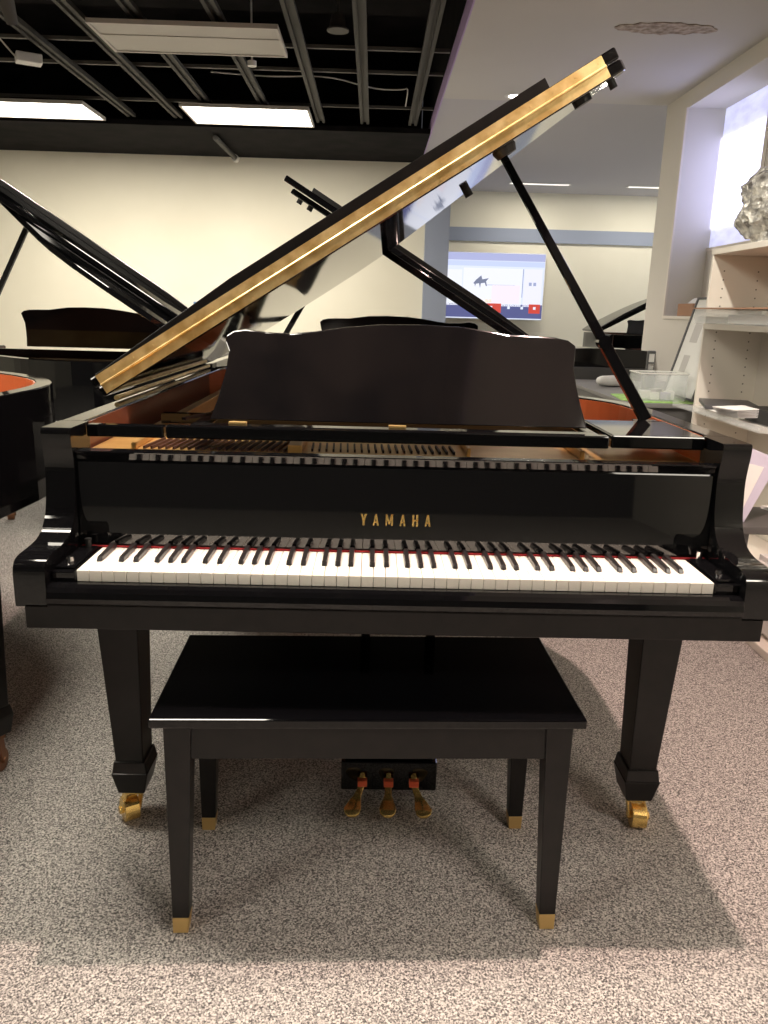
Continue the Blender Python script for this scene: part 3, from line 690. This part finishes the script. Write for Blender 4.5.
for i, (x, y, r_, m) in enumerate(((-.08, .0, .035, 'white'), (.0, .03, .04, 'print'), (.08, -.02, .035, 'paper'), (.04, -.05, .03, 'lilacpaper'), (-.03, -.05, .03, 'paper'), (.1, .05, .03, 'white'))):
    o = MB().box(-r_, r_, -r_ * .7, r_ * .7, 0, r_ * 1.6).build('small_packet', M[m], None, .008); o.location = (1.80 + x, 3.66 + y, .711); o.rotation_euler = (0, 0, i * .7)
    tag(o, 'small pale packet lying inside the clear plastic bin', 'packet', 'packets in the clear bin')
ph = empty('cordless_phone', (1.83, 3.92, .706)); tag(ph, 'black and silver cordless handset standing upright behind the clear bin', 'phone')
box('cradle', M['darkframe'], -.035, .035, -.03, .03, 0, .14, ph, .004); 
hs = box('handset', M['darkframe'], -.028, .028, -.014, .014, .1405, .30, ph, .008); box('display', M['print'], -.018, .018, -.016, -.0142, .225, .28, hs); box('keypad', M['chrome'], -.018, .018, -.016, -.0142, .155, .215, hs)
pc = bmesh.new(); bmesh.ops.create_icosphere(pc, subdivisions=3, radius=1)
for v in pc.verts:
    p = v.co.copy(); v.co = Vector((math.copysign(abs(p.x) ** .6, p.x) * .125, math.copysign(abs(p.y) ** .7, p.y) * .07, max(p.z, -.75) * .042 * (1 + .2 * noise.noise(p * 3))))
me = bpy.data.meshes.new('white_pouch'); pc.to_mesh(me); pc.free(); me.materials.append(M['white'])
for p in me.polygons: p.use_smooth = True
po = bpy.data.objects.new('white_pouch', me); COL.objects.link(po); po.location = (1.80, 4.62, .7035 + .042 * .85); tag(po, 'soft white pouch lying on the grey counter left of the clear bin', 'pouch')
# leaning framed board
A0 = Vector((1.985, 4.02, .712)); A1 = Vector((2.150, 4.02, 1.36)); dn = Vector((0, -1, 0))
bd = empty('framed_board', (0, 0, 0)); bd.location = A0; tag(bd, 'dark edged display board leaning behind the shelf unit', 'board')
D = A1 - A0; nrm = D.cross(dn).normalized()
def slab(name, m, u0, u1, v0, v1, t0, t1):
    vs = [D * u + dn * v + nrm * t for t in (t0, t1) for u in (u0, u1) for v in (v0, v1)]
    return MB().add(vs, [(0, 1, 3, 2), (4, 6, 7, 5), (0, 4, 5, 1), (2, 3, 7, 6), (0, 2, 6, 4), (1, 5, 7, 3)]).build(name, m, bd)
slab('panel', M['paper'], .02, .98, .02, .50, -.006, .006)
slab('frame_edge', M['darkframe'], 0, 1, 0, .02, -.014, .014); slab('frame_edge', M['darkframe'], .98, 1.0, .02, .52, -.014, .014); slab('frame_edge', M['darkframe'], 0, .02, .02, .52, -.014, .014); slab('frame_edge', M['darkframe'], 0.02, .98, .50, .52, -.014, .014)
for (u0, u1, v0, v1) in ((.55, .82, .12, .24), (.25, .42, .12, .22)):
    slab('picture', M['print'], u0, u1, v0, v1, .0065, .0075); slab('picture', M['print'], u0, u1, v0, v1, -.0075, -.0065)
# box on the window sill
sb_ = empty('sill_box', (2.60, 5.15, 1.2405)); tag(sb_, 'brown box with white wrapping on the window sill', 'box')
box('carton', M['card'], -.10, .12, -.16, .16, 0, .10, sb_, .004)
MB().frus((-.06, .1, -.1, .08), .1005, (-.02, .06, -.04, .04), .145).build('wrapping', M['paper'], sb_, .01)

# ================================================================== world, camera, view
wd = bpy.data.worlds.new('world'); SC.world = wd; wd.use_nodes = True
wd.node_tree.nodes['Background'].inputs[0].default_value = (.9, .9, 1, 1); wd.node_tree.nodes['Background'].inputs[1].default_value = .05
cx, cy, cz, pitch, yaw, roll, fpx = -0.05836, -1.40484, 1.22987, 0.25585, 0.02004, 0.02742, 774.93
cd = bpy.data.cameras.new('camera'); cam = bpy.data.objects.new('camera', cd); COL.objects.link(cam)
cd.sensor_fit = 'VERTICAL'; cd.sensor_height = 24; cd.lens = fpx / 1024 * 24; cd.clip_start = .05; cd.clip_end = 60
fw = Vector((math.sin(yaw) * math.cos(pitch), math.cos(yaw) * math.cos(pitch), -math.sin(pitch)))
rt = Vector((math.cos(yaw), -math.sin(yaw), 0)); up = rt.cross(fw)
r2 = rt * math.cos(roll) + up * math.sin(roll); u2 = -rt * math.sin(roll) + up * math.cos(roll)
mw = Matrix((r2, u2, -fw)).transposed().to_4x4(); mw.translation = (cx, cy, cz); cam.matrix_world = mw
SC.camera = cam
vs = SC.view_settings; vs.view_transform = 'Standard'; vs.look = 'None'; vs.exposure = .35; vs.gamma = 1; vs.use_curve_mapping = False
SC.cycles.use_denoising = True; SC.cycles.max_bounces = 8; SC.cycles.sample_clamp_indirect = 6
